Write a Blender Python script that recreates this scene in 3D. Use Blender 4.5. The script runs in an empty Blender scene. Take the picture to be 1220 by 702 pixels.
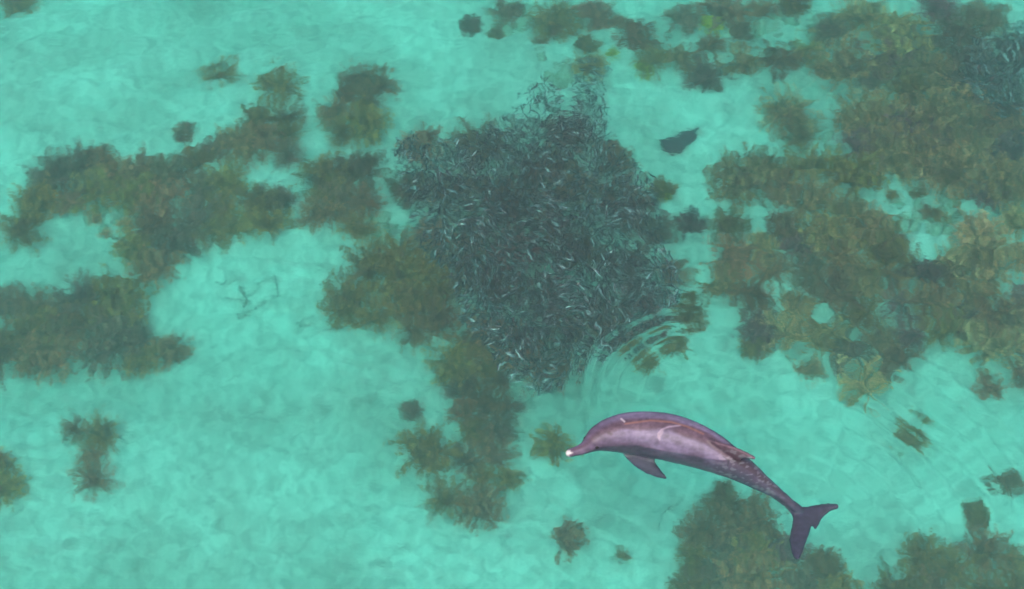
import bpy, bmesh, math, random
import numpy as np
from mathutils import Vector, Matrix

random.seed(7)
rng = np.random.default_rng(11)
sc = bpy.context.scene
col = sc.collection
R = math.radians

# ------------------------------------------------------------------ camera
TILT = R(38)            # away from straight down
WIDTH = 8.0             # metres of sea surface across the middle of the frame
HFOV = R(36)
DIST = WIDTH / 2 / math.tan(HFOV / 2)
cam_d = bpy.data.cameras.new('camera')
cam_d.sensor_width = 36
cam_d.lens = 18 / math.tan(HFOV / 2)
cam_d.clip_end = 500
cam = bpy.data.objects.new('camera', cam_d)
col.objects.link(cam)
cam.location = (0, -DIST * math.sin(TILT), DIST * math.cos(TILT))
cam.rotation_euler = (TILT, 0, 0)
sc.camera = cam

# ------------------------------------------------------------------ sky, sun, exposure
SUN_EL, SUN_AZ = R(68), R(195)     # azimuth from +y towards +x
w = bpy.data.worlds.new('World')
sc.world = w
w.use_nodes = True
nt = w.node_tree
bg = nt.nodes['Background']
sky = nt.nodes.new('ShaderNodeTexSky')
sky.sky_type = 'NISHITA'
sky.sun_disc = False
sky.sun_elevation = SUN_EL
sky.sun_rotation = SUN_AZ
sky.dust_density = 5.0
sky.ozone_density = 1.0
nt.links.new(sky.outputs[0], bg.inputs[0])
bg.inputs[1].default_value = 0.13
sd = bpy.data.lights.new('sun', 'SUN')
sd.energy = 0.8
sd.angle = R(38)
sd.color = (1.0, 0.90, 0.78)
sun = bpy.data.objects.new('sun', sd)
col.objects.link(sun)
sdir = Vector((math.sin(SUN_AZ) * math.cos(SUN_EL), math.cos(SUN_AZ) * math.cos(SUN_EL), math.sin(SUN_EL)))
sun.rotation_euler = sdir.to_track_quat('Z', 'Y').to_euler()
sun.location = sdir * 30
vs = sc.view_settings
vs.view_transform = 'Standard'
vs.look = 'None'
vs.gamma = 1
vs.use_curve_mapping = False
vs.exposure = 1.36
cy = sc.cycles
cy.use_denoising = True
cy.max_bounces = 12
cy.diffuse_bounces = 3
cy.glossy_bounces = 4
cy.transmission_bounces = 10
cy.volume_bounces = 3
cy.sample_clamp_indirect = 6.0
cy.caustics_refractive = True
cy.caustics_reflective = False

# ------------------------------------------------------------------ where things stand
PW, PH = 1220.0, 702.0
DEPTH = 2.0
EYE = np.array(cam.location)
AX = np.array((1.0, 0, 0))
AY = np.array((0, math.cos(TILT), math.sin(TILT)))
AZ = np.array((0, math.sin(TILT), -math.cos(TILT)))
FPX = PW / 2 / math.tan(HFOV / 2)

def at(px, py, z, bend=True):
    """Place on the level z that is seen at a point of the picture, looking through flat water when z < 0."""
    d = AZ * FPX + AX * (px - PW / 2) - AY * (py - PH / 2)
    d = d / np.linalg.norm(d)
    if z >= 0 or not bend:
        t = (z - EYE[2]) / d[2]
        return EYE + d * t
    p = EYE + d * (-EYE[2] / d[2])
    n = 1.33
    h = d[:2] / n
    d2 = np.array((h[0], h[1], -math.sqrt(1 - h @ h)))
    return p + d2 * (z / d2[2])

def project(P):
    q = P - EYE
    zc = q @ AZ
    return np.stack((q @ AX / zc * FPX + PW / 2, -(q @ AY) / zc * FPX + PH / 2), -1)

# ------------------------------------------------------------------ helpers
def mesh(name, verts, faces, smooth=False):
    me = bpy.data.meshes.new(name)
    if isinstance(faces, np.ndarray):
        v = np.asarray(verts, dtype=np.float32)
        k = faces.shape[1]
        me.vertices.add(len(v)); me.vertices.foreach_set('co', v.ravel())
        me.loops.add(faces.size); me.loops.foreach_set('vertex_index', faces.astype(np.int32).ravel())
        me.polygons.add(len(faces))
        me.polygons.foreach_set('loop_start', np.arange(0, faces.size, k, dtype=np.int32))
        me.update(calc_edges=True)
        me.validate()
    else:
        me.from_pydata([tuple(x) for x in verts], [], faces)
        me.update()
    if smooth:
        me.polygons.foreach_set('use_smooth', np.ones(len(me.polygons), dtype=bool))
    return me

def obj(name, me, mat=None, parent=None):
    o = bpy.data.objects.new(name, me)
    col.objects.link(o)
    if mat is not None and me is not None and not me.materials:
        me.materials.append(mat)
    if parent is not None:
        o.parent = parent
    return o

def tag(o, label=None, cat=None, group=None, kind=None):
    if label: o['label'] = label
    if cat: o['category'] = cat
    if group: o['group'] = group
    if kind: o['kind'] = kind
    return o

def empty(name, loc=(0, 0, 0), rz=0.0):
    o = bpy.data.objects.new(name, None)
    o.empty_display_size = 0.1
    col.objects.link(o)
    o.location = loc
    o.rotation_euler = (0, 0, rz)
    return o

def vcol(me, name, rgb):
    a = me.color_attributes.new(name, 'FLOAT_COLOR', 'POINT')
    c = np.ones((len(me.vertices), 4), dtype=np.float32)
    c[:, :3] = rgb
    a.data.foreach_set('color', c.ravel())

def material(name):
    m = bpy.data.materials.new(name)
    m.use_nodes = True
    n = m.node_tree.nodes
    return m, n, m.node_tree.links, n['Principled BSDF'], n['Material Output']

class Waves:
    """Smooth random field from a sum of sines: value and cheap to evaluate anywhere."""
    def __init__(self, seed, n, lmin, lmax, ang=0.0, spread=math.pi, power=1.0):
        g = np.random.default_rng(seed)
        lam = np.exp(g.uniform(math.log(lmin), math.log(lmax), n))
        th = ang + g.uniform(-spread, spread, n)
        self.kx = np.cos(th) * 2 * math.pi / lam
        self.ky = np.sin(th) * 2 * math.pi / lam
        self.ph = g.uniform(0, 2 * math.pi, n)
        self.a = lam ** power
        self.a /= math.sqrt((self.a ** 2).sum() / 2)
    def __call__(self, x, y):
        s = np.zeros(np.broadcast(x, y).shape)
        for kx, ky, p, a in zip(self.kx, self.ky, self.ph, self.a):
            s += a * np.sin(kx * x + ky * y + p)
        return s

def inside(poly, x, y):
    poly = np.asarray(poly, float)
    x = np.asarray(x, float); y = np.asarray(y, float)
    r = np.zeros(x.shape, bool)
    j = len(poly) - 1
    for i in range(len(poly)):
        xi, yi = poly[i]; xj, yj = poly[j]
        if yi != yj:
            c = ((yi > y) != (yj > y)) & (x < (xj - xi) * (y - yi) / (yj - yi) + xi)
            r ^= c
        j = i
    return r

def edge_dist(poly, x, y):
    poly = np.asarray(poly, float)
    d = np.full(np.shape(x), 1e9)
    for i in range(len(poly)):
        a, b = poly[i - 1], poly[i]
        ab = b - a
        t = np.clip(((x - a[0]) * ab[0] + (y - a[1]) * ab[1]) / max(ab @ ab, 1e-12), 0, 1)
        d = np.minimum(d, np.hypot(x - a[0] - t * ab[0], y - a[1] - t * ab[1]))
    return d

def scatter(poly, gap, seed, holes=(), tries=4000, clear=0.0):
    g = np.random.default_rng(seed)
    p = np.asarray(poly, float)
    lo, hi = p.min(0), p.max(0)
    out = []
    for _ in range(tries):
        q = lo + g.random(2) * (hi - lo)
        if not inside(p, *q):
            continue
        if any(inside(h, *q) or edge_dist(h, *q) < clear for h in holes):
            continue
        if out and np.min(np.hypot(*(np.array(out) - q).T)) < gap:
            continue
        out.append(q)
    return out

def grid_faces(nx, ny):
    i = np.arange(nx - 1)[:, None] * ny + np.arange(ny - 1)[None]
    i = i.ravel()
    return np.stack((i, i + ny, i + ny + 1, i + 1), 1)

# ------------------------------------------------------------------ sea bed
bed_big = Waves(3, 24, 1.6, 6.0)
bed_small = Waves(4, 30, 0.35, 1.1)
bed_ripple = Waves(5, 26, 0.10, 0.22, ang=R(70), spread=0.45)
bed_ripple_amt = Waves(6, 12, 1.5, 4.0)

def bed_z(x, y):
    return (-DEPTH + 0.055 * bed_big(x, y) + 0.014 * bed_small(x, y)
            + 0.0075 * bed_ripple(x, y) * np.clip(0.5 + 0.6 * bed_ripple_amt(x, y), 0, 1.3))

def axis(lo, hi, step, far):
    return np.concatenate((-np.array(far[::-1]), np.arange(lo, hi + step / 2, step), np.array(far)))

xs = axis(-6.6, 6.6, 0.035, [8, 10, 14, 22, 36, 58])
ys = axis(-5.0, 7.0, 0.035, [8, 10, 14, 22, 36, 58])
X, Y = np.meshgrid(xs, ys, indexing='ij')
me = mesh('sand_seabed', np.stack((X, Y, bed_z(X, Y)), -1).reshape(-1, 3), grid_faces(len(xs), len(ys)), True)
m, n, L, B, out = material('sand')
tc = n.new('ShaderNodeTexCoord')
n1 = n.new('ShaderNodeTexNoise'); n1.inputs['Scale'].default_value = 0.75; n1.inputs['Detail'].default_value = 5; n1.inputs['Roughness'].default_value = 0.6
n2 = n.new('ShaderNodeTexNoise'); n2.inputs['Scale'].default_value = 9; n2.inputs['Detail'].default_value = 6; n2.inputs['Roughness'].default_value = 0.65
n3 = n.new('ShaderNodeTexNoise'); n3.inputs['Scale'].default_value = 60; n3.inputs['Detail'].default_value = 4
mps = n.new('ShaderNodeMapping'); mps.inputs['Rotation'].default_value = (0.5, 0.4, 0.7); mps.inputs['Location'].default_value = (3.3, 1.7, 0.6)
L.new(tc.outputs['Object'], mps.inputs[0])
n2.inputs['Distortion'].default_value = 0.6
for q in (n1, n2, n3): L.new(mps.outputs[0], q.inputs['Vector'])
r1 = n.new('ShaderNodeValToRGB')
r1.color_ramp.elements[0].position = 0.30; r1.color_ramp.elements[0].color = (0.42, 0.40, 0.33, 1)
r1.color_ramp.elements[1].position = 0.62; r1.color_ramp.elements[1].color = (0.70, 0.67, 0.58, 1)
L.new(n1.outputs[0], r1.inputs[0])
r2 = n.new('ShaderNodeValToRGB')
r2.color_ramp.elements[0].position = 0.30; r2.color_ramp.elements[0].color = (0.50, 0.51, 0.50, 1)
r2.color_ramp.elements[1].position = 0.60; r2.color_ramp.elements[1].color = (1, 1, 1, 1)
L.new(n2.outputs[0], r2.inputs[0])
mx = n.new('ShaderNodeMix'); mx.data_type = 'RGBA'; mx.blend_type = 'MULTIPLY'; mx.inputs[0].default_value = 1
L.new(r1.outputs[0], mx.inputs[6]); L.new(r2.outputs[0], mx.inputs[7])
L.new(mx.outputs[2], B.inputs['Base Color'])
B.inputs['Roughness'].default_value = 0.95
B.inputs['Specular IOR Level'].default_value = 0.1
bp = n.new('ShaderNodeBump'); bp.inputs['Strength'].default_value = 0.5; bp.inputs['Distance'].default_value = 0.02
L.new(n3.outputs[0], bp.inputs['Height']); L.new(bp.outputs[0], B.inputs['Normal'])
tag(obj('sand_seabed', me, m), 'pale sandy sea bed under clear turquoise shallow water', 'sea bed', kind='structure')

# ------------------------------------------------------------------ water: rippled surface and the tinted body under it
RING = at(846, 488, 0)[:2]
BEAT = at(945, 640, 0)[:2]
wav = Waves(21, 46, 0.16, 0.75, ang=R(96), spread=0.55, power=1.15)
wav2 = Waves(22, 30, 0.25, 1.1, ang=R(75), spread=1.1, power=1.1)
wav3 = Waves(24, 40, 0.09, 0.20, ang=R(105), spread=0.7, power=1.0)
ring_mod = Waves(23, 14, 0.5, 2.0)

def gauss(x, y, px, py, rx, ry):
    c = at(px, py, 0)
    return np.exp(-((x - c[0]) / rx) ** 2 - ((y - c[1]) / ry) ** 2)

def surf_z(x, y):
    rough = 0.30 + 0.8 * gauss(x, y, 1080, 370, 2.2, 0.8) + 0.7 * gauss(x, y, 1050, 60, 2.2, 1.3) + 1.0 * gauss(x, y, 250, 30, 2.8, 1.0) \
        + 0.15 * gauss(x, y, 1100, 600, 1.8, 1.0) + 0.3 * gauss(x, y, 150, 640, 2.0, 0.9)
    z = 0.0024 * wav(x, y) * rough + 0.00042 * wav3(x, y) * (0.5 + rough) + 0.0018 * wav2(x, y) * (0.4 + 0.6 * rough)
    dx, dy = x - RING[0], y - RING[1]
    r = np.hypot(dx, dy)
    th = np.arctan2(dy, dx)
    # rings spreading from the back that has just broken the surface
    wob = r + 0.030 * ring_mod(x, y)
    left = np.exp(-((th - R(135)) / 0.62) ** 2)
    z += 0.0085 * left * np.exp(-((r - 0.84) / 0.24) ** 2) * np.sin(2 * math.pi * wob / 0.145)
    # and from the beat of the flukes
    ex, ey = x - BEAT[0], y - BEAT[1]
    r2 = np.hypot(ex, ey); th2 = np.arctan2(ey, ex)
    fan = np.exp(-((th2 - R(42)) / 0.55) ** 2)
    z += 0.0046 * fan * np.exp(-((r2 - 1.25) / 0.62) ** 2) * np.sin(2 * math.pi * (r2 + 0.03 * ring_mod(x, y)) / 0.18)
    z += 0.0016 * np.exp(-((r - 1.1) / 0.6) ** 2) * np.sin(2 * math.pi * wob / 0.21 + 1)
    return z

xs = axis(-6.2, 6.2, 0.024, [7, 9, 13, 20, 36, 60])
ys = axis(-4.4, 5.6, 0.024, [7, 9, 13, 20, 36, 60])
X, Y = np.meshgrid(xs, ys, indexing='ij')
nx, ny = len(xs), len(ys)
edge = (np.abs(X) < 12) & (np.abs(Y) < 12)
V = np.stack((X, Y, np.where(edge, surf_z(X, Y), 0.0)), -1).reshape(-1, 3)
F = grid_faces(nx, ny)
idx = np.arange(nx * ny).reshape(nx, ny)
loop = np.concatenate((idx[:, 0], idx[-1, 1:], idx[-2::-1, -1], idx[0, -2:0:-1]))
base = len(V)
low = V[loop].copy(); low[:, 2] = -5.0
cen = np.array([[0, 0, -5.0]])
k = len(loop)
j = np.arange(k); j2 = (j + 1) % k
side = np.stack((loop[j], base + j, base + j2, loop[j2]), 1)
bot = np.stack((base + j, np.full(k, base + k), base + j2), 1)
me = bpy.data.meshes.new('sea_water')
me.from_pydata(np.concatenate((V, low, cen)).tolist(), [], F.tolist() + side.tolist() + bot.tolist())
me.polygons.foreach_set('use_smooth', np.concatenate((np.ones(len(F), bool), np.zeros(2 * k, bool))))
me.update()
m, n, L, B, out = material('sea_water')
n.remove(B)
gl = n.new('ShaderNodeBsdfGlass')
gl.inputs['IOR'].default_value = 1.33
gl.inputs['Roughness'].default_value = 0.09
tc = n.new('ShaderNodeTexCoord')
mp = n.new('ShaderNodeMapping'); mp.inputs['Scale'].default_value = (1, 1.6, 1); mp.inputs['Rotation'].default_value = (0.3, 0.2, 0.6)
L.new(tc.outputs['Object'], mp.inputs[0])
nn = n.new('ShaderNodeTexNoise'); nn.inputs['Scale'].default_value = 13; nn.inputs['Detail'].default_value = 4
L.new(mp.outputs[0], nn.inputs['Vector'])
bp = n.new('ShaderNodeBump'); bp.inputs['Strength'].default_value = 0.17; bp.inputs['Distance'].default_value = 0.011
L.new(nn.outputs[0], bp.inputs['Height']); L.new(bp.outputs[0], gl.inputs['Normal'])
L.new(gl.outputs[0], out.inputs['Surface'])
ab = n.new('ShaderNodeVolumeAbsorption')
ab.inputs['Color'].default_value = (0.0, 0.945, 0.875, 1); ab.inputs['Density'].default_value = 0.39
vsn = n.new('ShaderNodeVolumeScatter')
vsn.inputs['Color'].default_value = (1.0, 0.62, 0.63, 1); vsn.inputs['Density'].default_value = 0.165
vsn.inputs['Anisotropy'].default_value = 0.3
ad = n.new('ShaderNodeAddShader')
L.new(ab.outputs[0], ad.inputs[0]); L.new(vsn.outputs[0], ad.inputs[1])
L.new(ad.outputs[0], out.inputs['Volume'])
tag(obj('sea_water', me, m), 'clear turquoise shallow sea with soft ripples over sand and weed', 'water', kind='structure')

# ------------------------------------------------------------------ seaweed
def weed_material():
    m, n, L, B, out = material('seaweed')
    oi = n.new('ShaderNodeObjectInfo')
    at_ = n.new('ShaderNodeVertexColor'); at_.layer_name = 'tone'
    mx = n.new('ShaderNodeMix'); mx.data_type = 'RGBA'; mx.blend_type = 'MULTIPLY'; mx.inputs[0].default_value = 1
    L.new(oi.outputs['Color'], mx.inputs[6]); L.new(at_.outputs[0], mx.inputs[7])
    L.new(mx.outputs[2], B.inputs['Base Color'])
    B.inputs['Roughness'].default_value = 0.7
    B.inputs['Specular IOR Level'].default_value = 0.15
    return m
WEED = weed_material()
ms, n, L, B, out = material('weed_stem')
B.inputs['Base Color'].default_value = (0.05, 0.04, 0.02, 1)
B.inputs['Roughness'].default_value = 0.8
STEM = ms

def stems(g, count, spread, height, flat):
    res = []
    for i in range(count):
        az = g.uniform(0, 2 * math.pi)
        pol = spread * math.sqrt(g.random())
        ln = height * g.uniform(0.72, 1.04) * (1 + flat * math.sin(pol))
        d0 = np.array((math.cos(az) * math.sin(pol * 0.7), math.sin(az) * math.sin(pol * 0.7), math.cos(pol * 0.7)))
        d1 = np.array((math.cos(az) * math.sin(pol), math.sin(az) * math.sin(pol), math.cos(pol) - 0.25 * g.random()))
        d1 += g.normal(0, 0.12, 3)
        b = np.array((g.normal(0, 0.05), g.normal(0, 0.05), 0))
        res.append((b, d0 * ln * 0.5, d1 / np.linalg.norm(d1) * ln))
    return res

def make_weed(seed, count=58, leaves=46, spread=1.35, height=0.42, leaf=0.050, wide=0.42, flat=0.35):
    g = np.random.default_rng(seed)
    ST = stems(g, count, spread, height, flat)
    P, T, K = [], [], []
    for b, c1, c2 in ST:
        t = np.sort(g.uniform(0.18, 1.0, leaves))[:, None]
        p = b + 2 * t * (1 - t) * c1 + t * t * c2
        d = 2 * (1 - 2 * t) * c1 + 2 * t * c2
        d /= np.linalg.norm(d, axis=1, keepdims=True)
        P.append(p); T.append(d)
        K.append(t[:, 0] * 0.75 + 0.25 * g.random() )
    P = np.concatenate(P); T = np.concatenate(T); K = np.concatenate(K)
    N = len(P)
    rd = g.normal(0, 1, (N, 3)); rd /= np.linalg.norm(rd, axis=1, keepdims=True)
    out = T * g.uniform(0.3, 1.0, (N, 1)) + rd * 0.95 + np.array((0, 0, 0.25))
    out /= np.linalg.norm(out, axis=1, keepdims=True)
    sd_ = np.cross(out, g.normal(0, 1, (N, 3))); sd_ /= np.linalg.norm(sd_, axis=1, keepdims=True)
    ln = leaf * g.uniform(0.6, 1.35, (N, 1))
    wd = ln * wide * g.uniform(0.7, 1.3, (N, 1))
    nr = np.cross(out, sd_)
    P = P + g.normal(0, 0.015 * height / 0.42, (N, 3)) * (0.4 + K[:, None])
    v0 = P
    v1 = P + out * ln * 0.5 + sd_ * wd + nr * wd * 0.4
    v2 = P + out * ln
    v3 = P + out * ln * 0.5 - sd_ * wd + nr * wd * 0.4
    V = np.stack((v0, v1, v2, v3), 1).reshape(-1, 3)
    V[:, 2] = np.maximum(V[:, 2], 0.01)
    Fq = np.arange(N * 4).reshape(N, 4)
    me = mesh('fronds', V, Fq)
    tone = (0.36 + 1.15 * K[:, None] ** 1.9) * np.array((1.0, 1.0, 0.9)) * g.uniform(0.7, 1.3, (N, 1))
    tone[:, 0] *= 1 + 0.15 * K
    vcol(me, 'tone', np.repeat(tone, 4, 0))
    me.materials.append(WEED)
    # stems: three-sided tapering tubes
    SV, SF = [], []
    for b, c1, c2 in ST[:36]:
        s0 = len(SV)
        for t in (0, 0.35, 0.7, 1.0):
            p = b + 2 * t * (1 - t) * c1 + t * t * c2
            r = 0.007 * (1 - 0.75 * t)
            for q in range(3):
                SV.append(p + np.array((r * math.cos(q * 2.094), r * math.sin(q * 2.094), 0)))
        for s in range(3):
            for q in range(3):
                a = s0 + s * 3 + q; bq = s0 + s * 3 + (q + 1) % 3
                SF.append((a, bq, bq + 3, a + 3))
    # holdfast gripping the bed
    s0 = len(SV)
    for ring, (r, z) in enumerate(((0.11, -0.12), (0.10, 0.0), (0.06, 0.035))):
        for q in range(9):
            rr = r * g.uniform(0.75, 1.2)
            SV.append(np.array((rr * math.cos(q * 0.698), rr * math.sin(q * 0.698), z)))
    for s in range(2):
        for q in range(9):
            a = s0 + s * 9 + q; bq = s0 + s * 9 + (q + 1) % 9
            SF.append((a, bq, bq + 9, a + 9))
    SF.append(tuple(s0 + 18 + q for q in range(9)))
    st = mesh('stem', SV, SF)
    st.materials.append(STEM)
    return me, st

BUSH = [make_weed(100 + i, count=74 + 4 * (i % 3), leaves=40, spread=1.25 + 0.08 * (i % 4), height=0.40 + 0.03 * (i % 3)) for i in range(7)]
FEATHER = [make_weed(140 + i, count=52, leaves=62, leaf=0.038, wide=0.32, spread=1.2, height=0.48, flat=0.2) for i in range(4)]
MOSS = [make_weed(160 + i, count=80, leaves=30, leaf=0.042, wide=0.5, spread=1.45, height=0.25, flat=0.5) for i in range(3)]

OLIVE = (0.420, 0.165, 0.055); BROWN = (0.460, 0.140, 0.075); DARK = (0.200, 0.080, 0.060)
PURPLE = (0.320, 0.085, 0.095); TAN = (0.640, 0.240, 0.125); YELLOW = (0.62, 0.42, 0.03); RED = (0.200, 0.060, 0.070)
GREY = (0.320, 0.135, 0.095)
HUE = {OLIVE: 'olive', BROWN: 'brown', DARK: 'dark', PURPLE: 'purple brown', TAN: 'tan', GREY: 'grey brown'}
HABIT = {'bush': 'leafy seaweed bush', 'feather': 'feathery seaweed bush', 'moss': 'low mossy seaweed tuft'}

wg = np.random.default_rng(77)
weed_count = [0]
def weed(px, py, rad, kind, colour, label, group, jitter=0.34, low=1.0, name='seaweed_bush'):
    """A bush whose crown is seen about rad picture pixels wide from its middle."""
    src = {'bush': BUSH, 'feather': FEATHER, 'moss': MOSS}[kind]
    fr, st = src[int(wg.integers(len(src)))]
    reach = {'bush': 0.46, 'feather': 0.42, 'moss': 0.36}[kind]
    h = {'bush': 0.32, 'feather': 0.40, 'moss': 0.16}[kind]
    p = at(px, py, -DEPTH)
    dist = np.linalg.norm(p - EYE)
    s = rad / FPX * dist / reach
    p = at(px, py, -DEPTH + 0.5 * h * s * low)
    x, y = p[0], p[1]
    z = float(bed_z(np.array(x), np.array(y)))
    e = empty(name, (x, y, z), wg.uniform(0, 6.283))
    e.rotation_euler.x = wg.normal(0, 0.07); e.rotation_euler.y = wg.normal(0, 0.07)
    e.scale = (s * wg.uniform(0.9, 1.1), s * wg.uniform(0.9, 1.1), s * low * wg.uniform(0.85, 1.15))
    tag(e, label, 'seaweed', group)
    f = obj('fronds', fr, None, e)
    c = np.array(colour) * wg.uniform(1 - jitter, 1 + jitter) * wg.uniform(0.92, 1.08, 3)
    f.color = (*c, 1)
    obj('stem', st, None, e)
    weed_count[0] += 1
    return e

def bed(poly, gap, seed, rad, kinds, colours, label, group, holes=(), low=1.0):
    for q in scatter(poly, gap * 1.2, seed, holes, clear=rad * 0.45):
        k = wg.uniform(0.75, 1.3)
        kd = kinds[int(wg.integers(len(kinds)))]; cl = colours[int(wg.integers(len(colours)))]
        size = 'small ' if k < 0.92 else 'large ' if k > 1.13 else ''
        weed(q[0], q[1], rad * k, kd, cl, size + HUE[cl] + ' ' + HABIT[kd] + ' ' + label, size + HUE[cl] + ' ' + HABIT[kd] + ', ' + group, low=low)

left_bed = [(40, 225), (65, 200), (112, 186), (150, 192), (190, 203), (215, 212), (240, 188), (268, 172), (298, 160), (306, 118), (332, 100),
            (352, 96), (352, 135), (343, 200), (336, 215), (336, 268), (325, 288), (300, 288), (270, 275), (224, 272), (204, 318), (178, 325), (145, 292),
            (92, 272), (98, 248), (60, 258), (22, 282), (10, 262)]
bed(left_bed, 21, 1, 25, ('bush', 'bush', 'feather'), (OLIVE, OLIVE, BROWN, GREY), 'in the long winding bed across sand',
    'bushes of the long winding weed bed', holes=[[(100, 245), (150, 238), (168, 262), (150, 282), (105, 275)], [(296, 190), (330, 186), (335, 210), (300, 215)]])
bed([(394, 98), (418, 88), (450, 94), (464, 112), (458, 138), (436, 156), (408, 168), (396, 158)], 21, 2, 25, ('bush', 'feather'), (OLIVE, BROWN, GREY),
    'in the clump beside the sand channel', 'bushes of the compact clump beside the channel')
bed([(384, 212), (406, 204), (438, 198), (448, 218), (440, 255), (428, 282), (404, 280), (384, 268)], 22, 3, 25, ('bush', 'feather'), (OLIVE, BROWN, GREY),
    'in the patch bordering the school', 'bushes of the patch bordering the school')
bed([(388, 345), (424, 335), (436, 300), (468, 296), (512, 320), (534, 352), (528, 388), (498, 400), (452, 394), (414, 376)], 25, 4, 29, ('bush', 'bush', 'feather'), (OLIVE, OLIVE, BROWN),
    'in the patch off the school corner', 'bushes of the low patch at the school corner')
bed([(538, 432), (562, 425), (598, 452), (614, 484), (604, 520), (582, 548), (622, 556), (624, 574), (598, 590), (558, 604), (530, 596), (530, 582), (552, 558), (558, 512), (548, 472)],
    23, 5, 23, ('bush', 'feather'), (OLIVE, BROWN, DARK), 'in the tongue trailing from the school', 'bushes of the trailing tongue')
bed([(-5, 345), (36, 350), (62, 368), (100, 342), (146, 340), (168, 362), (150, 398), (168, 412), (202, 408), (200, 432), (166, 444), (130, 416), (104, 388), (60, 414), (-5, 414)],
    24, 6, 30, ('bush', 'bush', 'feather'), (OLIVE, BROWN, GREY), 'in the hooked bed on sand', 'bushes of the hooked bed')
bed([(80, 496), (104, 494), (132, 520), (112, 540), (118, 572), (102, 580), (98, 545)], 22, 7, 20, ('moss', 'feather'), (BROWN, OLIVE),
    'in the ragged Y shaped patch', 'tufts of the ragged patch')
bed([(-5, 548), (10, 550), (12, 586), (-5, 592)], 22, 8, 24, ('bush',), (OLIVE,), 'alone on open sand near the ragged patch', 'bushes on the sand edge')

# the wide bed and the broken ground beside it
wide_bed = [(1046, 30), (1100, 8), (1150, 12), (1225, 40), (1225, 400), (1160, 425), (1100, 408), (1078, 440), (1052, 462), (1016, 464), (1008, 430), (962, 402), (916, 396),
            (914, 368), (856, 340), (842, 330), (854, 268), (905, 246), (872, 218), (874, 194), (922, 168), (934, 120), (962, 126), (1004, 160), (1036, 105)]
bed(wide_bed, 25, 9, 29, ('bush', 'bush', 'feather'), (OLIVE, BROWN, TAN, PURPLE, GREY, TAN), 'in the widest dense weed bed',
    'bushes of the wide dense bed', holes=[[(1030, 222), (1085, 215), (1150, 240), (1140, 285), (1085, 290), (1045, 262)],
    [(968, 118), (1000, 150), (985, 190), (965, 180)], [(885, 238), (935, 238), (925, 262), (880, 258)], [(1160, 60), (1225, 40), (1225, 130), (1175, 115)], [(1000, 165), (1012, 160), (1010, 185), (1000, 190)]])
bed([(1010, 60), (1140, 70), (1200, 140), (1200, 220), (1100, 200), (1020, 170)], 42, 19, 30, ('feather',), (TAN,),
    'standing tall in the widest bed', 'tan plumes above the wide bed', low=1.35)
bed([(772, 72), (800, 30), (845, 5), (1040, 0), (1030, 22), (996, 46), (955, 62), (925, 78), (880, 78), (842, 92), (800, 92)], 29, 10, 24, ('moss', 'bush'), (OLIVE, BROWN, GREY, TAN),
    'on broken ground beyond the stingray', 'tufts on the broken ground')
for q in ((906, 205, 26), (940, 135, 22), (985, 80, 20), (1060, 300, 22), (1105, 262, 16), (1130, 330, 30)):
    weed(*q, 'moss', BROWN, 'low brown seaweed tuft in a gap of the wide dense bed', 'tufts in gaps of the wide bed')
for q in ((112, 258, 11), (138, 246, 9), (150, 268, 12), (126, 276, 10)):
    weed(*q, 'moss', TAN, 'small tan tuft among rubble in the clearing of the winding bed', 'tufts in the clearing')
for q in ((1062, 240, 10), (1092, 236, 11), (1120, 268, 12), (1078, 268, 9), (1136, 250, 10)):
    weed(*q, 'moss', OLIVE, 'tiny olive tuft among rubble in the sandy gap of the wide bed', 'tiny tufts in the sandy gap')
bed([(842, 610), (868, 590), (892, 606), (930, 622), (985, 660), (1004, 690), (1004, 712), (795, 712), (800, 672), (832, 660)], 27, 11, 31, ('bush', 'moss'), (OLIVE, BROWN, GREY, PURPLE),
    'in the patch under the flukes', 'bushes of the patch under the flukes')
bed([(1072, 672), (1104, 652), (1132, 664), (1188, 652), (1225, 660), (1225, 712), (1068, 712)], 27, 12, 28, ('bush', 'feather'), (OLIVE, BROWN),
    'in the patch past the flukes', 'bushes of the patch beyond the flukes')
bed([(1150, 440), (1225, 410), (1225, 480), (1180, 470)], 30, 18, 20, ('moss',), (OLIVE, BROWN), 'fringing the wide bed on sand', 'tufts fringing the wide bed')

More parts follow.
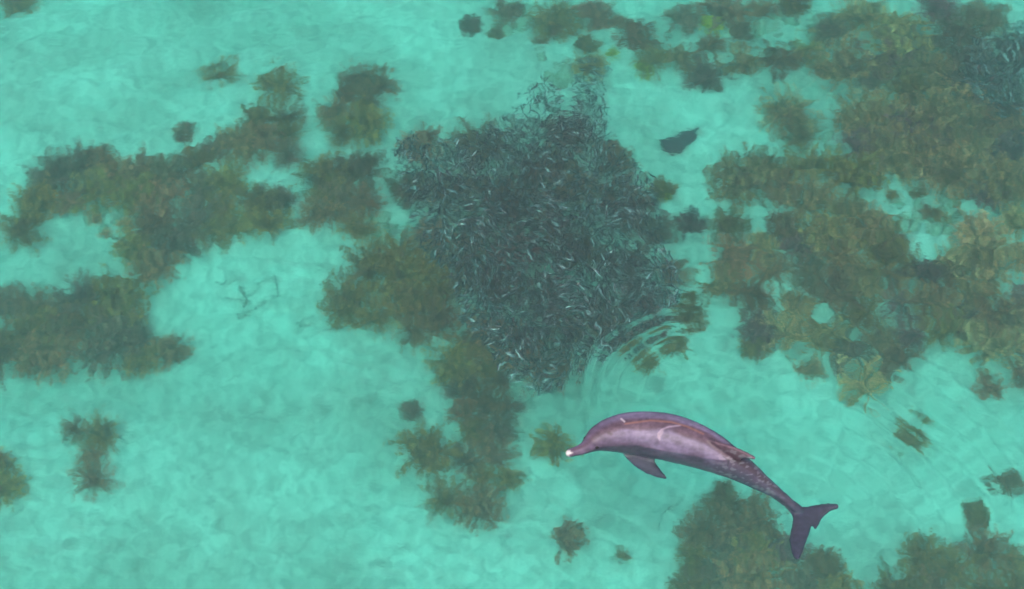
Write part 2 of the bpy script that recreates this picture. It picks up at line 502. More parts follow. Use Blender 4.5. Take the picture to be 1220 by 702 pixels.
single = [
    (508, 540, 33, 'bush', OLIVE, 'single round olive seaweed bush alone on sand beside the trailing tongue'),
    (262, 90, 21, 'feather', OLIVE, 'lone small olive seaweed plume on the open rippled sand'),
    (220, 161, 14, 'moss', GREY, 'tiny grey seaweed tuft on sand beside the long winding bed'),
    (660, 530, 24, 'moss', OLIVE, 'small faint seaweed tuft on sand beside the snout of the dolphin'),
    (676, 640, 24, 'moss', BROWN, 'low brown seaweed tuft alone on sand below the dolphin flipper'),
    (741, 664, 11, 'moss', OLIVE, 'very small seaweed tuft on sand beneath the dolphin belly'),
    (490, 487, 16, 'moss', GREY, 'faint small weed tuft on sand beside the trailing tongue'),
    (1088, 513, 22, 'bush', OLIVE, 'small seaweed bush on rippled sand behind the dolphin fin'),
    (1200, 572, 20, 'moss', BROWN, 'low brown tuft on rippled sand near the flukes'),
    (1163, 612, 16, 'moss', OLIVE, 'little olive tuft on sand beside the patch past the flukes'),
    (823, 266, 19, 'moss', RED, 'small dark red weed clump on sand channel beside the wide bed'),
    (866, 600, 22, 'feather', BROWN, 'tall brown weed plume under the dolphin peduncle'),
    (830, 640, 14, 'feather', OLIVE, 'thin olive weed plume under the dolphin belly'),
    (712, 14, 28, 'bush', BROWN, 'brown seaweed bush at the outer end of the weed arm'),
    (660, 22, 27, 'bush', OLIVE, 'dense olive seaweed bush on sand beyond the school tip'),
    (605, 14, 24, 'bush', GREY, 'grey olive bush beside the pale rubble ridge'),
    (562, 30, 14, 'moss', GREY, 'small grey tuft at the end of the pale rubble ridge'),
    (592, 38, 12, 'moss', OLIVE, 'small olive tuft lying against the pale rubble ridge'),
    (644, 48, 13, 'moss', BROWN, 'small brown tuft below the dense olive bush'),
    (760, 42, 24, 'bush', BROWN, 'round brown seaweed bush on sand beside yellow sponges'),
    (736, 22, 14, 'moss', BROWN, 'small brown tuft beside the round brown bush'),
    (702, 78, 22, 'feather', OLIVE, 'tall olive weed plume rising from the narrow tip of the school'),
    (700, 50, 16, 'moss', OLIVE, 'small olive tuft above the narrow tip of the school'),
    (790, 226, 17, 'moss', OLIVE, 'yellowish olive tuft on sand at the flank of the school'),
    (905, 395, 26, 'moss', PURPLE, 'purple brown tuft at the rim of the rippled channel'),
    (900, 412, 20, 'moss', OLIVE, 'olive tuft on sand at the rim of the rippled channel'),
    (965, 440, 16, 'moss', TAN, 'small tan tuft on sand below the wide bed'),
    (802, 408, 20, 'moss', OLIVE, 'olive tuft under the curved ripple arcs beside the school'),
    (768, 426, 19, 'moss', OLIVE, 'olive tuft under the curved ripple arcs at the school corner'),
    (822, 372, 24, 'moss', OLIVE, 'broad olive tuft on sand between the school and the wide bed'),
    (20, 2, 18, 'moss', OLIVE, 'dark olive tuft on far rippled sand'),
]
for s_ in single:
    weed(s_[0], s_[1], s_[2], s_[3], s_[4], s_[5], None)
for i, q in enumerate(((730, 62, 9), (768, 83, 13), (849, 28, 16), (792, 232, 9), (985, 75, 11))):
    weed(*q, 'moss', YELLOW, ['bright yellow weed cushion on sand by the round brown bush', 'broad yellow weed cushion on sand above the basin', 'largest yellow weed cushion among the broken ground tufts',
         'yellow weed cushion beside the flank of the school', 'dull yellow weed cushion in the wide bed gap'][i], None, name='weed_cushion', low=0.8)

# ------------------------------------------------------------------ fish
school = [(476, 182), (500, 170), (560, 172), (578, 155), (620, 130), (648, 100), (662, 108), (668, 136), (684, 136), (690, 84), (700, 66), (716, 82), (722, 164), (748, 192), (768, 218),
          (788, 290), (806, 338), (802, 366), (760, 386), (722, 424), (684, 434), (650, 458), (604, 446), (574, 410), (548, 368), (538, 318), (504, 288), (490, 240)]
bed([(x_, max(y_, 165)) for x_, y_ in school], 38, 13, 30, ('bush', 'feather'), (DARK, PURPLE, GREY, BROWN), 'beneath the big fish school', 'bushes beneath the school', low=0.8)
second = [(1160, 55), (1225, 28), (1225, 138), (1178, 120), (1148, 98)]
bed(second, 36, 14, 34, ('bush',), (DARK,), 'beneath the smaller fish school', 'bushes under the smaller school', low=0.8)

def fish_mesh(bend, seed):
    """A slim sardine-like fish along +x (head at +x), unit length."""
    prof = [(0.50, 0.004, 0.003), (0.44, 0.045, 0.03), (0.32, 0.085, 0.055), (0.12, 0.105, 0.065), (-0.10, 0.085, 0.05), (-0.28, 0.045, 0.025), (-0.38, 0.022, 0.010)]
    V, F, C = [], [], []
    for x, h, wd in prof:
        yb = bend * (x - 0.1) ** 2 * np.sign(0.1 - x) if x < 0.1 else 0
        for q in range(6):
            a = q * math.pi / 3 + math.pi / 2
            V.append((x, yb + wd * math.cos(a), h * math.sin(a)))
            up = math.sin(a)
            if up > 0.3: C.append((0.055, 0.040, 0.042))
            elif up > -0.7: C.append((0.50, 0.47, 0.47))
            else: C.append((0.75, 0.76, 0.74))
    for s in range(len(prof) - 1):
        for q in range(6):
            a = s * 6 + q; b = s * 6 + (q + 1) % 6
            F.append((a, b, b + 6)); F.append((a, b + 6, a + 6))
    yt = bend * 0.23
    s0 = len(V)
    yk = bend * 0.36
    V += [(-0.37, yt, 0.02), (-0.37, yt, -0.02), (-0.43, (yt + yk) / 2, 0.0), (-0.53, yk, 0.095), (-0.53, yk, -0.095), (-0.46, (yt + yk) / 2, 0.0)]
    C += [(0.06, 0.07, 0.07)] * 6
    F += [(s0, s0 + 3, s0 + 2), (s0 + 3, s0 + 5, s0 + 2), (s0 + 1, s0 + 2, s0 + 4), (s0 + 2, s0 + 5, s0 + 4)]
    s1 = len(V)
    V += [(0.08, 0, 0.10), (-0.06, 0, 0.085), (-0.04, 0, 0.15)]   # dorsal fin
    C += [(0.05, 0.06, 0.06)] * 3
    F += [(s1, s1 + 1, s1 + 2)]
    return np.array(V), np.array(F), np.array(C)

FISH = [fish_mesh(b, i) for i, b in enumerate((0.0, 0.9, -0.9, 0.45))]
m, n, L, B, out = material('fish_skin')
vc = n.new('ShaderNodeVertexColor'); vc.layer_name = 'skin'
L.new(vc.outputs[0], B.inputs['Base Color'])
B.inputs['Roughness'].default_value = 0.32
B.inputs['Metallic'].default_value = 0.35
B.inputs['Specular IOR Level'].default_value = 0.6
SKIN = m
flow_a = Waves(31, 10, 1.0, 3.0)
flow_b = Waves(32, 14, 0.35, 0.9)
flow_z = Waves(33, 10, 0.4, 1.3)

def fish_spots(poly, count, seed, ztop, zlow):
    g = np.random.default_rng(seed)
    p = np.asarray(poly, float)
    lo, hi = p.min(0) - 8, p.max(0) + 8
    res = []
    while len(res) < count:
        q = lo + g.random(2) * (hi - lo)
        ins = inside(p, *q)
        d = edge_dist(p, q[0], q[1])
        if not ins and g.random() > math.exp(-(d / 4.0) ** 2):
            continue
        if ins and d < 16 and g.random() > 0.55 + 0.45 * d / 16:
            continue
        z = zlow + (ztop - zlow) * g.random() ** 0.9
        P = at(q[0], q[1], z)
        z = z + 0.10 * float(flow_z(P[0], P[1]))
        P[2] = min(z, -0.35)
        P = np.array(P)
        th = math.pi * 0.62 + 1.0 * float(flow_a(P[0], P[1])) + 0.7 * float(flow_b(P[0], P[1])) + g.normal(0, 0.45) + (math.pi if g.random() < 0.3 else 0)
        roll = g.normal(0, 0.30) if g.random() < 0.80 else g.choice((-1, 1)) * g.normal(1.15, 0.35)
        res.append((P, th, g.normal(0, 0.16), roll, g.uniform(0.07, 0.105), int(g.integers(len(FISH)))))
    return res

def euler(th, pitch, roll):
    return Matrix.Rotation(th, 3, 'Z') @ Matrix.Rotation(pitch, 3, 'Y') @ Matrix.Rotation(roll, 3, 'X')

def mass(name, spots, label, cat):
    V, F, C, k = [], [], [], 0
    for P, th, pi_, ro, s, f in spots:
        v, fa, c = FISH[f]
        M = np.array(euler(th, pi_, ro))
        V.append(v * s @ M.T + P); F.append(fa + k); C.append(c); k += len(v)
    me = mesh(name, np.concatenate(V), np.concatenate(F), True)
    vcol(me, 'skin', np.concatenate(C))
    return tag(obj(name, me, SKIN), label, cat, kind='stuff')

spots = fish_spots(school, 7600, 41, -0.75, -1.65)
spots.sort(key=lambda s: -s[0][2] - s[4] * 3 - 0.12 * abs(s[3]))
one = []
for i, (v, fa, c) in enumerate(FISH):
    me = mesh('small_fish', v, fa, True)
    vcol(me, 'skin', c)
    me.materials.append(SKIN)
    one.append(me)
for P, th, pi_, ro, s, f in spots[:300]:
    o = obj('small_fish', one[f])
    o.matrix_world = Matrix.Translation(Vector(P)) @ euler(th, pi_, ro).to_4x4() @ Matrix.Scale(s * 1.08, 4)
    look = 'tilted to flash its pale flank' if abs(math.sin(ro)) > 0.5 else 'showing its dark back'
    look = ('bent' if f else 'straight') + ' small slim fish ' + look
    tag(o, look + ' high in the dense school', 'fish', look + ', fish of the school')
mass('fish_school', spots[300:], 'dense dark school of countless small silvery fish hovering over weed', 'fish school')
mass('fish_school', fish_spots(second, 750, 42, -1.0, -1.6), 'smaller bluish school of tiny fish hovering over the wide weed bed', 'fish school')

# ------------------------------------------------------------------ slab: a flat outline given a rounded thickness
def slab(poly, step, tmax, edge_w, tmin=0.0):
    """Closed solid over a 2-D outline: thickness rises from the rim inwards. Returns verts (u, v, w) and quads."""
    p = np.asarray(poly, float)
    lo, hi = p.min(0) - step, p.max(0) + step
    us = np.arange(lo[0], hi[0] + step, step); vs_ = np.arange(lo[1], hi[1] + step, step)
    U, V2 = np.meshgrid(us, vs_, indexing='ij')
    ins = inside(p, U, V2)
    d = edge_dist(p, U, V2)
    th = tmin + (tmax - tmin) * np.sqrt(np.clip(1 - (1 - np.clip(d / edge_w, 0, 1)) ** 2, 0, 1))
    cells = ins[:-1, :-1] & ins[1:, :-1] & ins[:-1, 1:] & ins[1:, 1:]
    nx_, ny_ = U.shape
    top = {}; verts = []; faces = []
    def vid(i, j, s):
        kk = (i, j, s)
        if kk not in top:
            top[kk] = len(verts)
            verts.append((U[i, j], V2[i, j], s * th[i, j] / 2))
        return top[kk]
    def cell(i, j):
        return 0 <= i < nx_ - 1 and 0 <= j < ny_ - 1 and cells[i, j]
    for i, j in zip(*np.nonzero(cells)):
        faces.append((vid(i, j, 1), vid(i + 1, j, 1), vid(i + 1, j + 1, 1), vid(i, j + 1, 1)))
        faces.append((vid(i, j, -1), vid(i, j + 1, -1), vid(i + 1, j + 1, -1), vid(i + 1, j, -1)))
        for (a, b, ni, nj) in (((i, j), (i + 1, j), i, j - 1), ((i + 1, j), (i + 1, j + 1), i + 1, j), ((i + 1, j + 1), (i, j + 1), i, j + 1), ((i, j + 1), (i, j), i - 1, j)):
            if not cell(ni, nj):
                faces.append((vid(*a, -1), vid(*b, -1), vid(*b, 1), vid(*a, 1)))
    return np.array(verts), faces

def smooth_solid(parts, voxel, iters, name):
    V, F, k = [], [], 0
    for v, f in parts:
        V.append(np.asarray(v, float)); F += [tuple(int(i) + k for i in q) for q in f]; k += len(v)
    me = mesh(name, np.concatenate(V), F)
    bm = bmesh.new(); bm.from_mesh(me); bmesh.ops.recalc_face_normals(bm, faces=bm.faces); bm.to_mesh(me); bm.free()
    tmp = bpy.data.objects.new('tmp', me); col.objects.link(tmp)
    r = tmp.modifiers.new('r', 'REMESH'); r.mode = 'VOXEL'; r.voxel_size = voxel; r.use_smooth_shade = True
    s = tmp.modifiers.new('s', 'SMOOTH'); s.factor = 0.5; s.iterations = iters
    dg = bpy.context.evaluated_depsgraph_get(); dg.update()
    res = bpy.data.meshes.new_from_object(tmp.evaluated_get(dg))
    bpy.data.objects.remove(tmp); bpy.data.meshes.remove(me)
    res.name = name
    res.polygons.foreach_set('use_smooth', np.ones(len(res.polygons), bool))
    return res

# ------------------------------------------------------------------ stingray on the sand
pts = [(50, 240), (78, 224), (110, 210), (170, 190), (205, 184), (214, 178), (222, 166), (228, 172), (238, 173), (230, 186), (224, 196), (217, 225), (210, 240), (185, 272), (140, 296), (110, 296), (75, 272)]
zr = -DEPTH + 0.12
Wp = np.array([at(770 + a / 3.694, 100 + b / 3.694, zr) for a, b in pts])
cr = Wp.mean(0)
v, f = slab(Wp[:, :2] - cr[:2], 0.007, 0.05, 0.13, 0.008)
v[:, 2] = np.where(v[:, 2] > 0, v[:, 2] * 1.5, v[:, 2] * 0.5)
me = smooth_solid([(v, f)], 0.006, 5, 'stingray')
m, n, L, B, out = material('ray_skin')
nn = n.new('ShaderNodeTexNoise'); nn.inputs['Scale'].default_value = 14; nn.inputs['Detail'].default_value = 4
rp = n.new('ShaderNodeValToRGB')
rp.color_ramp.elements[0].position = 0.35; rp.color_ramp.elements[0].color = (0.020, 0.010, 0.014, 1)
rp.color_ramp.elements[1].position = 0.65; rp.color_ramp.elements[1].color = (0.035, 0.03, 0.038, 1)
L.new(nn.outputs[0], rp.inputs[0]); L.new(rp.outputs[0], B.inputs['Base Color'])
B.inputs['Roughness'].default_value = 0.6
o = obj('stingray', me, m)
o.location = (cr[0], cr[1], float(bed_z(np.array(cr[0]), np.array(cr[1]))) + 0.05)
tag(o, 'dark grey stingray lying on the bare sand basin beside the school', 'stingray')

# ------------------------------------------------------------------ dolphin
ST = [  # picture x, y of the axis, level of the axis, radius in picture pixels, height / width factors, through water
    (674.0, 541.0, 0.000, 2.6, 1.0, 1.0), (677.0, 540.5, 0.000, 4.6, 1.0, 1.0), (684.0, 538.6, -0.003, 5.4, 0.95, 1.05), (691.5, 536.3, -0.006, 6.3, 0.95, 1.08), (698.0, 533.4, -0.012, 7.8, 1.0, 1.05),
    (703.5, 529.8, -0.026, 11.2, 1.02, 1.0), (711.0, 525.2, -0.034, 15.6, 1.02, 1.0), (721.0, 521.6, -0.048, 19.9, 1.02, 1.0), (736.0, 519.0, -0.068, 24.2, 1.02, 1.0), (756.0, 518.4, -0.090, 27.2, 1.02, 1.0), (775.0, 520.4, -0.096, 29.4, 1.02, 1.0),
    (796.0, 524.0, -0.100, 30.6, 1.03, 0.98), (822.0, 531.5, -0.105, 29.2, 1.05, 0.96), (846.0, 541.5, -0.118, 26.0, 1.08, 0.94), (868.0, 552.5, -0.140, 21.5, 1.10, 0.90), (889.0, 564.0, -0.170, 17.0, 1.14, 0.86),
    (909.0, 576.5, -0.205, 12.0, 1.16, 0.84), (927.0, 589.3, -0.235, 8.6, 1.16, 0.82), (940.5, 599.5, -0.255, 6.8, 1.1, 0.88), (951.0, 607.0, -0.268, 5.4, 0.8, 1.1), (958.0, 613.0, -0.275, 3.0, 0.6, 1.2)]
AXp, RH, RW = [], [], []
for px, py, z, r, fh, fw in ST:
    k = min(max((px - 840) / 60.0, 0), 1)
    P = at(px, py, z, False) * (1 - k) + at(px, py, z, True) * k
    mpp = np.linalg.norm(P - EYE) / FPX
    AXp.append(P); RH.append(r * fh * mpp); RW.append(r * fw * mpp)
AXp = np.array(AXp); RH = np.array(RH); RW = np.array(RW)
cum = np.concatenate(([0], np.cumsum(np.linalg.norm(np.diff(AXp, axis=0), axis=1))))

def cubic(t, xs_, ys_):
    """Monotone-ish Hermite interpolation with finite-difference tangents."""
    ys_ = np.asarray(ys_, float)
    d = np.gradient(ys_, xs_, axis=0)
    i = np.clip(np.searchsorted(xs_, t) - 1, 0, len(xs_) - 2)
    h = xs_[i + 1] - xs_[i]
    u = (t - xs_[i]) / h
    sh = (lambda a: a[:, None]) if ys_.ndim == 2 else (lambda a: a)
    return (sh(2 * u**3 - 3 * u**2 + 1) * ys_[i] + sh((u**3 - 2 * u**2 + u) * h) * d[i] + sh(-2 * u**3 + 3 * u**2) * ys_[i + 1] + sh((u**3 - u**2) * h) * d[i + 1])

NS, NA = 150, 36
tt = np.linspace(0, cum[-1], NS)
C = cubic(tt, cum, AXp); Hh = np.maximum(cubic(tt, cum, RH), 0.006); Ww = np.maximum(cubic(tt, cum, RW), 0.006)
T = np.gradient(C, tt, axis=0); T /= np.linalg.norm(T, axis=1, keepdims=True)
UP = np.array((0, 0, 1.0)) - T[:, 2:3] * T; UP /= np.linalg.norm(UP, axis=1, keepdims=True)
SD = np.cross(T, UP)          # to the dolphin's left (towards the camera)... sign checked below
if SD[40][1] > 0: SD = -SD
ang = np.linspace(0, 2 * math.pi, NA, endpoint=False)
V = []
for i in range(NS):
    for a in ang:
        s_, c_ = math.sin(a), math.cos(a)
        keel = 1.0
        hh = Hh[i] * (1.0 if s_ > 0 else 0.97)
        V.append(C[i] + UP[i] * hh * np.sign(s_) * abs(s_) ** 0.97 + SD[i] * Ww[i] * np.sign(c_) * abs(c_) ** 0.97)
F = []
for i in range(NS - 1):
    for q in range(NA):
        a = i * NA + q; b = i * NA + (q + 1) % NA
        F.append((a, b, b + NA, a + NA))
F.append(tuple(range(NA))); F.append(tuple((NS - 1) * NA + q for q in range(NA)))
parts = [(V, F)]

def on_spine(s):
    i = int(np.argmin(np.abs(tt - s)))
    return i
# dorsal fin: swept back, in the plane of the back
sb = float(np.interp(834, [q[0] for q in ST], cum)); i0 = on_spine(sb); i1 = on_spine(sb + 0.30)
ub = C[i1] + UP[i1] * Hh[i1] - (C[i0] + UP[i0] * Hh[i0]); Lb = np.linalg.norm(ub); ub /= Lb
wn = UP[i0] + UP[i1]; wn -= (wn @ ub) * ub; wn /= np.linalg.norm(wn)
fin = [(-0.02, -0.05), (0.0, 0.0), (0.08, 0.042), (0.16, 0.088), (0.24, 0.128), (0.31, 0.150), (0.365, 0.158), (0.398, 0.150), (0.375, 0.134), (0.342, 0.105), (0.318, 0.072), (0.31, 0.04), (0.312, 0.01), (0.32, -0.05)]
v, f = slab(fin, 0.006, 0.036, 0.055, 0.009)
O = C[i0] + UP[i0] * Hh[i0] * 0.97
nf = np.cross(ub, wn)
parts.append((O + v[:, :1] * ub + v[:, 1:2] * wn + v[:, 2:3] * nf, f))
# pectoral flippers
def flipper(sgn):
    ia = on_spine(float(np.interp(757, [q[0] for q in ST], cum)))
    O = C[ia] + SD[ia] * sgn * Ww[ia] * 0.72 - UP[ia] * Hh[ia] * 0.42
    d = SD[ia] * sgn * 0.78 - UP[ia] * (0.34 if sgn > 0 else 0.95) + T[ia] * 0.58
    d /= np.linalg.norm(d)
    e = T[ia] - (T[ia] @ d) * d; e /= np.linalg.norm(e)     # towards the trailing edge
    out_ = [(-0.06, -0.07), (0.0, -0.075), (0.08, -0.062), (0.16, -0.030), (0.225, 0.015), (0.262, 0.055), (0.270, 0.072), (0.255, 0.074), (0.20, 0.066), (0.13, 0.070), (0.07, 0.078), (0.0, 0.085), (-0.06, 0.08)]
    out_ = [(a * 1.18, b * 1.2) for a, b in out_]
    v, f = slab(out_, 0.006, 0.034, 0.05, 0.010)
    nrm = np.cross(d, e)
    return O + v[:, :1] * d + v[:, 1:2] * e + v[:, 2:3] * nrm, f
parts.append(flipper(1)); parts.append(flipper(-1))
# tail flukes
fl = [(936, 597), (944, 600), (951, 603), (962, 603), (975, 601), (987, 599.5), (996, 601), (1000, 604.5), (997, 608), (990, 608.5), (984, 613), (978.5, 619), (976, 626), (972.5, 632), (969.5, 631), (968, 626),
      (966, 632), (962.5, 644), (958, 654), (953.5, 666), (948.5, 672.5), (943.5, 668), (940.5, 656), (939.8, 642), (942, 628), (945, 617), (941, 609), (934, 602)]
zf = -0.27
Wf = np.array([at(a, b, zf) for a, b in fl]); cf = Wf[1]
v, f = slab(Wf[:, :2] - cf[:2], 0.006, 0.050, 0.075, 0.010)
tip = np.hypot(v[:, 0], v[:, 1])
parts.append((np.stack((v[:, 0] + cf[0], v[:, 1] + cf[1], zf + v[:, 2] + 0.05 * (tip / 0.35) ** 2 - 0.02), 1), f))

me = smooth_solid(parts, 0.0065, 9, 'dolphin')
nv = len(me.vertices)
P = np.empty(nv * 3, np.float32); me.vertices.foreach_get('co', P); P = P.reshape(-1, 3).astype(float)
near = np.empty(nv, int)
for s in range(0, nv, 4000):
    q = P[s:s + 4000]
    near[s:s + 4000] = np.argmin(((q[:, None] - C[None]) ** 2).sum(-1), 1)
rel = P - C[near]
upv = (rel * UP[near]).sum(1) / np.maximum(Hh[near], 0.03)
sdv = (rel * SD[near]).sum(1)
frac = near / NS
pat = Waves(51, 30, 0.10, 0.5)(P[:, 0] * 1.0 + P[:, 2], P[:, 1] * 2.0)
pat2 = Waves(52, 30, 0.03, 0.10)(P[:, 0], P[:, 1] * 1.5 + P[:, 2])
def mixc(a, b, t):
    t = np.clip(t, 0, 1)[:, None]
    return np.asarray(a) * (1 - t) + np.asarray(b) * t
cape = np.array((0.064, 0.040, 0.054)); flank = np.array((0.112, 0.088, 0.140)); low_side = np.array((0.078, 0.055, 0.086)); belly = np.array((0.19, 0.175, 0.19)); tailc = np.array((0.045, 0.036, 0.060))
def step(x, a, b): 
    u = np.clip((x - a) / (b - a), 0, 1); return u * u * (3 - 2 * u)
c = mixc(low_side, flank, step(upv + 0.10 * pat, 0.35, 0.75) * step(frac, 0.10, 0.25) * (1 - 0.8 * step(frac, 0.55, 0.68)))  # paler lavender band on the flank: sky sheen painted into the skin colour
c = mixc(c, cape, step(upv + 0.012 * pat, 0.93, 0.99))
c = mixc(c, belly, 1 - step(upv + 0.1 * pat, -0.75, -0.30))
fin_mask = (upv > 1.14) & (frac > 0.5) & (frac < 0.9)
c = mixc(c, (0.085, 0.050, 0.066), fin_mask.astype(float))
c = mixc(c, tailc, step(frac, 0.92, 0.965))
fl_mask = (np.abs(sdv) > Ww[near] * 1.04) & (frac < 0.6)
c = mixc(c, tailc * 1.2, fl_mask.astype(float))
c *= (1 + 0.10 * pat + 0.07 * pat2)[:, None]
# pale mottling along the tail stock, pale lower jaw, white snout tip, scars, painted highlight by the ridge
c = mixc(c, (0.22, 0.20, 0.23), 0.6 * step(pat2 + 0.7 * pat, 0.5, 1.6) * step(frac, 0.58, 0.7) * (1 - step(frac, 0.84, 0.92)) * (upv > -0.2))
c = mixc(c, (0.50, 0.47, 0.48), 0.8 * (1 - step(upv, -0.75, -0.35)) * (1 - step(frac, 0.10, 0.17)))
c = mixc(c, (0.40, 0.37, 0.36), 1 - step(tt[near] + 0.006 * pat2, 0.012, 0.040))
pp = project(P)
def mark_or_sheen(poly, width, colour, amount):
    global c
    d = np.full(nv, 1e9)
    for a, b in zip(poly[:-1], poly[1:]):
        a = np.array(a, float); b = np.array(b, float); ab = b - a
        t = np.clip(((pp - a) @ ab) / (ab @ ab), 0, 1)[:, None]
        d = np.minimum(d, np.linalg.norm(pp - a - t * ab, axis=1))
    facing = (rel @ (-AZ)) > 0
    c = mixc(c, colour, amount * np.clip(1.3 - d / width, 0, 1) * facing)
mark_or_sheen([(786, 524), (784, 517), (788, 512), (797, 508.5), (810, 507)], 1.3, (0.24, 0.18, 0.23), 0.6)
mark_or_sheen([(785, 521), (789, 514)], 2.2, (0.27, 0.20, 0.25), 0.5)
mark_or_sheen([(745, 505), (775, 501), (800, 503), (818, 508), (838, 517)], 1.3, (0.26, 0.115, 0.07), 0.36)   # warm highlight beside the back ridge, painted into the skin colour
mark_or_sheen([(740, 499), (744, 502.5)], 1.2, (0.34, 0.28, 0.31), 0.8)
mark_or_sheen([(725, 516), (728, 517)], 2.4, (0.05, 0.03, 0.04), 0.8)       # blowhole rim
mark_or_sheen([(862, 544), (868, 549), (867, 556)], 1.0, (0.05, 0.045, 0.06), 0.8)
mark_or_sheen([(700, 536.5), (708, 537.5), (716, 536)], 1.0, (0.06, 0.05, 0.06), 0.6)   # mouth line
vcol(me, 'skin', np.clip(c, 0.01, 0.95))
m, n, L, B, out = material('dolphin_skin')
vc = n.new('ShaderNodeVertexColor'); vc.layer_name = 'skin'
tc = n.new('ShaderNodeTexCoord')
nn = n.new('ShaderNodeTexNoise'); nn.inputs['Scale'].default_value = 28; nn.inputs['Detail'].default_value = 6
L.new(tc.outputs['Object'], nn.inputs['Vector'])
rp = n.new('ShaderNodeValToRGB')
rp.color_ramp.elements[0].position = 0.3; rp.color_ramp.elements[0].color = (0.82, 0.82, 0.82, 1)
rp.color_ramp.elements[1].position = 0.7; rp.color_ramp.elements[1].color = (1.12, 1.12, 1.12, 1)
L.new(nn.outputs[0], rp.inputs[0])
mx = n.new('ShaderNodeMix'); mx.data_type = 'RGBA'; mx.blend_type = 'MULTIPLY'; mx.inputs[0].default_value = 1
L.new(vc.outputs[0], mx.inputs[6]); L.new(rp.outputs[0], mx.inputs[7]); L.new(mx.outputs[2], B.inputs['Base Color'])
B.inputs['Roughness'].default_value = 0.44
B.inputs['Specular IOR Level'].default_value = 0.26
bp = n.new('ShaderNodeBump'); bp.inputs['Strength'].default_value = 0.15; bp.inputs['Distance'].default_value = 0.004
L.new(nn.outputs[0], bp.inputs['Height']); L.new(bp.outputs[0], B.inputs['Normal'])
root = empty('dolphin', tuple(C[NS // 2]))
tag(root, 'purple grey dolphin with white snout tip arching its back through the surface', 'dolphin')
body = obj('body', me, m, root)
body.location = tuple(-C[NS // 2])
# eyes
m, n, L, B, out = material('dolphin_eye')
B.inputs['Base Color'].default_value = (0.01, 0.008, 0.01, 1); B.inputs['Roughness'].default_value = 0.1
ie = on_spine(float(np.interp(703, [q[0] for q in ST], cum)))
bm = bmesh.new(); bmesh.ops.create_uvsphere(bm, u_segments=14, v_segments=8, radius=0.016)
for vv in bm.verts: vv.co.y *= 0.5
em = bpy.data.meshes.new('eye'); bm.to_mesh(em); bm.free()
em.polygons.foreach_set('use_smooth', np.ones(len(em.polygons), bool)); em.materials.append(m)
for sgn in (1, -1):
    e = obj('eye', em, None, root)
    e.location = tuple(C[ie] + SD[ie] * sgn * Ww[ie] * (0.90 if sgn > 0 else 0.80) + UP[ie] * Hh[ie] * 0.34 - C[NS // 2])

# ------------------------------------------------------------------ rubble, drifting twigs
def stone_mesh(seed):
    g = np.random.default_rng(seed)
    bm = bmesh.new(); bmesh.ops.create_icosphere(bm, subdivisions=2, radius=1)
    wv = Waves(seed, 10, 1.2, 3.0)
    for v_ in bm.verts:
        k = 1 + 0.22 * float(wv(v_.co.x * 2 + v_.co.z, v_.co.y * 2 - v_.co.z))
        v_.co = Vector((v_.co.x * k, v_.co.y * k * 0.8, v_.co.z * k * 0.45))
    me = bpy.data.meshes.new('rubble_stone'); bm.to_mesh(me); bm.free()
    me.polygons.foreach_set('use_smooth', np.ones(len(me.polygons), bool))
    return me
m, n, L, B, out = material('pale_rubble')
nn = n.new('ShaderNodeTexNoise'); nn.inputs['Scale'].default_value = 6; nn.inputs['Detail'].default_value = 5
rp = n.new('ShaderNodeValToRGB')
rp.color_ramp.elements[0].position = 0.4; rp.color_ramp.elements[0].color = (0.16, 0.14, 0.07, 1)
rp.color_ramp.elements[1].position = 0.58; rp.color_ramp.elements[1].color = (0.50, 0.46, 0.36, 1)
tc = n.new('ShaderNodeTexCoord'); L.new(tc.outputs['Object'], nn.inputs['Vector'])
L.new(nn.outputs[0], rp.inputs[0]); L.new(rp.outputs[0], B.inputs['Base Color']); B.inputs['Roughness'].default_value = 0.9
RUB = m
SM = [stone_mesh(60 + i) for i in range(4)]
for s_ in SM: s_.materials.append(m)
sets = [
    ([(104, 250), (130, 246), (155, 250), (150, 270), (118, 272)], 9, 'pale rubble stone in the clearing of the long winding weed bed', 'stones in the weed clearing'),
    ([(598, 26), (640, 12), (636, 26), (606, 36)], 6, 'pale rubble stone of the short ridge beside grey tufts', 'stones of the short rubble ridge'),
    ([(1052, 235), (1140, 245), (1130, 282), (1070, 280)], 13, 'pale rubble stone in the sandy gap of the wide bed', 'stones in the wide bed gap'),
    ([(880, 10), (1010, 8), (985, 45), (900, 60)], 12, 'pale rubble stone among tufts of the broken ground', 'stones of the broken ground'),
    ([(905, 140), (985, 100), (1000, 180), (960, 190), (940, 160)], 8, 'pale rubble stone on the sand spit beside the wide bed', 'stones on the sand spit'),
    ([(640, 60), (676, 70), (672, 120), (650, 90)], 6, 'small pale rubble stone beside the narrow tip of the school', 'stones beside the school tip'),
    ([(860, 655), (970, 670), (985, 700), (860, 700)], 7, 'pale rubble stone in the patch under the tail flukes', 'stones under the flukes'),
    ([(100, 515), (112, 515), (112, 560), (100, 560)], 4, 'pale rubble stone in the small ragged patch', 'stones of the ragged patch'),
    ([(430, 262), (470, 270), (470, 300), (440, 300)], 6, 'pale rubble stone at the corner between weed patch and school', 'stones at the weed corner'),
]
for k, (poly, cnt, lab, grp) in enumerate(sets):
    for q in scatter(poly, 12, 300 + k, tries=1500)[:cnt]:
        p = at(q[0], q[1], -DEPTH + 0.03)
        o = obj('rubble_stone', SM[int(wg.integers(4))])
        o.location = (p[0], p[1], float(bed_z(np.array(p[0]), np.array(p[1]))) + 0.012)
        o.rotation_euler = (wg.normal(0, 0.15), wg.normal(0, 0.15), wg.uniform(0, 6.28))
        s_ = wg.uniform(0.04, 0.11); o.scale = (s_, s_, s_ * wg.uniform(0.7, 1.2))
        tag(o, lab, 'stone', grp)

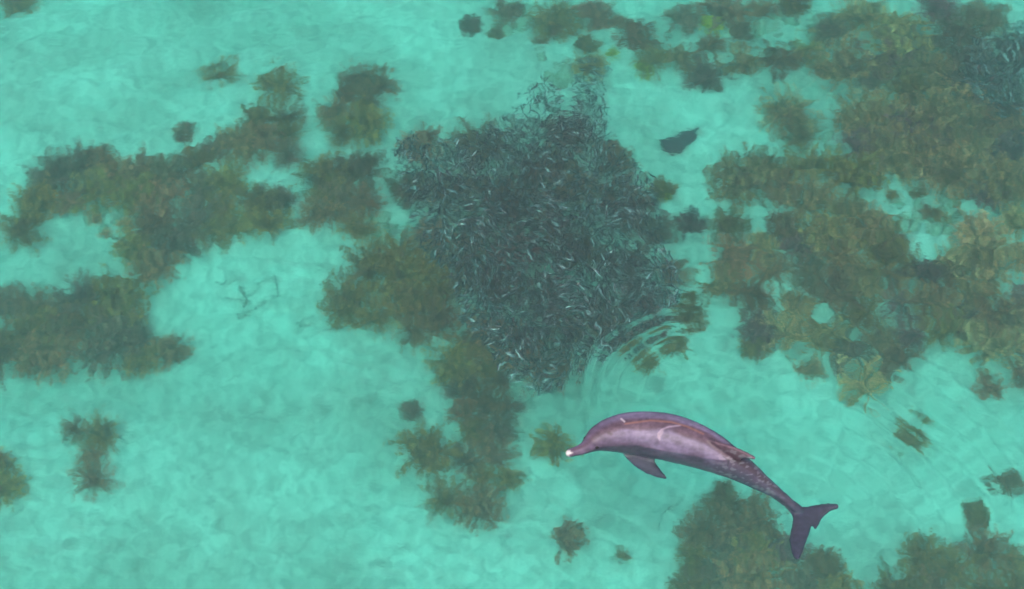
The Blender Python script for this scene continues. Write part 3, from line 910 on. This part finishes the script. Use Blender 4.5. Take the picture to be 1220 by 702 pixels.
m, n, L, B, out = material('dead_twig')
B.inputs['Base Color'].default_value = (0.11, 0.12, 0.09, 1); B.inputs['Roughness'].default_value = 0.8
TWIG = m
def tube_path(V, F, pts, r0, r1, sides=5):
    pts = [np.asarray(p, float) for p in pts]
    s0 = len(V); k = len(pts)
    for i, p in enumerate(pts):
        d = pts[min(i + 1, k - 1)] - pts[max(i - 1, 0)]
        d /= np.linalg.norm(d)
        a = np.cross(d, (0, 0, 1.0)); a /= max(np.linalg.norm(a), 1e-6); b = np.cross(d, a)
        r = r0 + (r1 - r0) * i / (k - 1)
        for q in range(sides):
            V.append(p + r * (a * math.cos(q * 6.283 / sides) + b * math.sin(q * 6.283 / sides)))
    for i in range(k - 1):
        for q in range(sides):
            a = s0 + i * sides + q; b = s0 + i * sides + (q + 1) % sides
            F.append((a, b, b + sides, a + sides))
    F.append(tuple(s0 + q for q in range(sides))); F.append(tuple(s0 + (k - 1) * sides + q for q in range(sides)))
def twig(strokes, r, label):
    V, F = [], []
    for s_ in strokes:
        pts = []
        for a, b in s_:
            p = at(a, b, -DEPTH + 0.05)
            z = float(bed_z(np.array(p[0]), np.array(p[1])))
            pts.append((p[0], p[1], z + 0.02 + 0.03 * wg.random()))
        fine = []
        for a, b in zip(pts[:-1], pts[1:]):
            for t in (0, 0.33, 0.67):
                fine.append(np.array(a) * (1 - t) + np.array(b) * t + wg.normal(0, 0.006, 3))
        fine.append(np.array(pts[-1]))
        tube_path(V, F, fine, r, r * 0.45)
    c0 = np.mean(V, 0)
    o = obj('seaweed_twig', mesh('seaweed_twig', np.array(V) - c0, F, True), TWIG)
    o.location = tuple(c0)
    tag(o, label, 'seaweed')
S = 200 / 1170.0
def z6(l): return [(220 + a * S, 280 + b * S) for a, b in l]
twig([z6([(355, 545), (440, 520), (490, 470), (540, 435), (600, 405), (680, 390)]), z6([(645, 390), (635, 330), (612, 262)]), z6([(200, 290), (250, 320), (320, 325), (385, 285)]), z6([(250, 320), (285, 300), (278, 262)]),
      z6([(385, 350), (430, 395), (480, 370), (515, 345)]), z6([(280, 405), (330, 420), (400, 445), (460, 440)]), z6([(385, 480), (430, 440), (420, 395), (400, 330)]), z6([(515, 320), (560, 295), (612, 285)])],
     0.007, 'dark branching dead weed twig lying spread on the open sand')
twig([z6([(760, 575), (800, 600), (850, 600), (885, 580)]), z6([(800, 600), (780, 635)]), z6([(770, 575), (830, 550), (900, 545)])], 0.0065, 'small forked dead weed twig on sand beside the olive patch')
twig([[(130, 520), (145, 512), (160, 515)], [(140, 515), (150, 525), (165, 524)]], 0.0065, 'short dark weed twig on sand beside the ragged patch')
twig([[(800, 600), (790, 610), (785, 625)], [(795, 605), (808, 598), (815, 590)]], 0.0065, 'dark weed twig on sand under the dolphin belly')
print('weeds', weed_count[0], 'fish', len(spots), 'dolphin verts', nv)
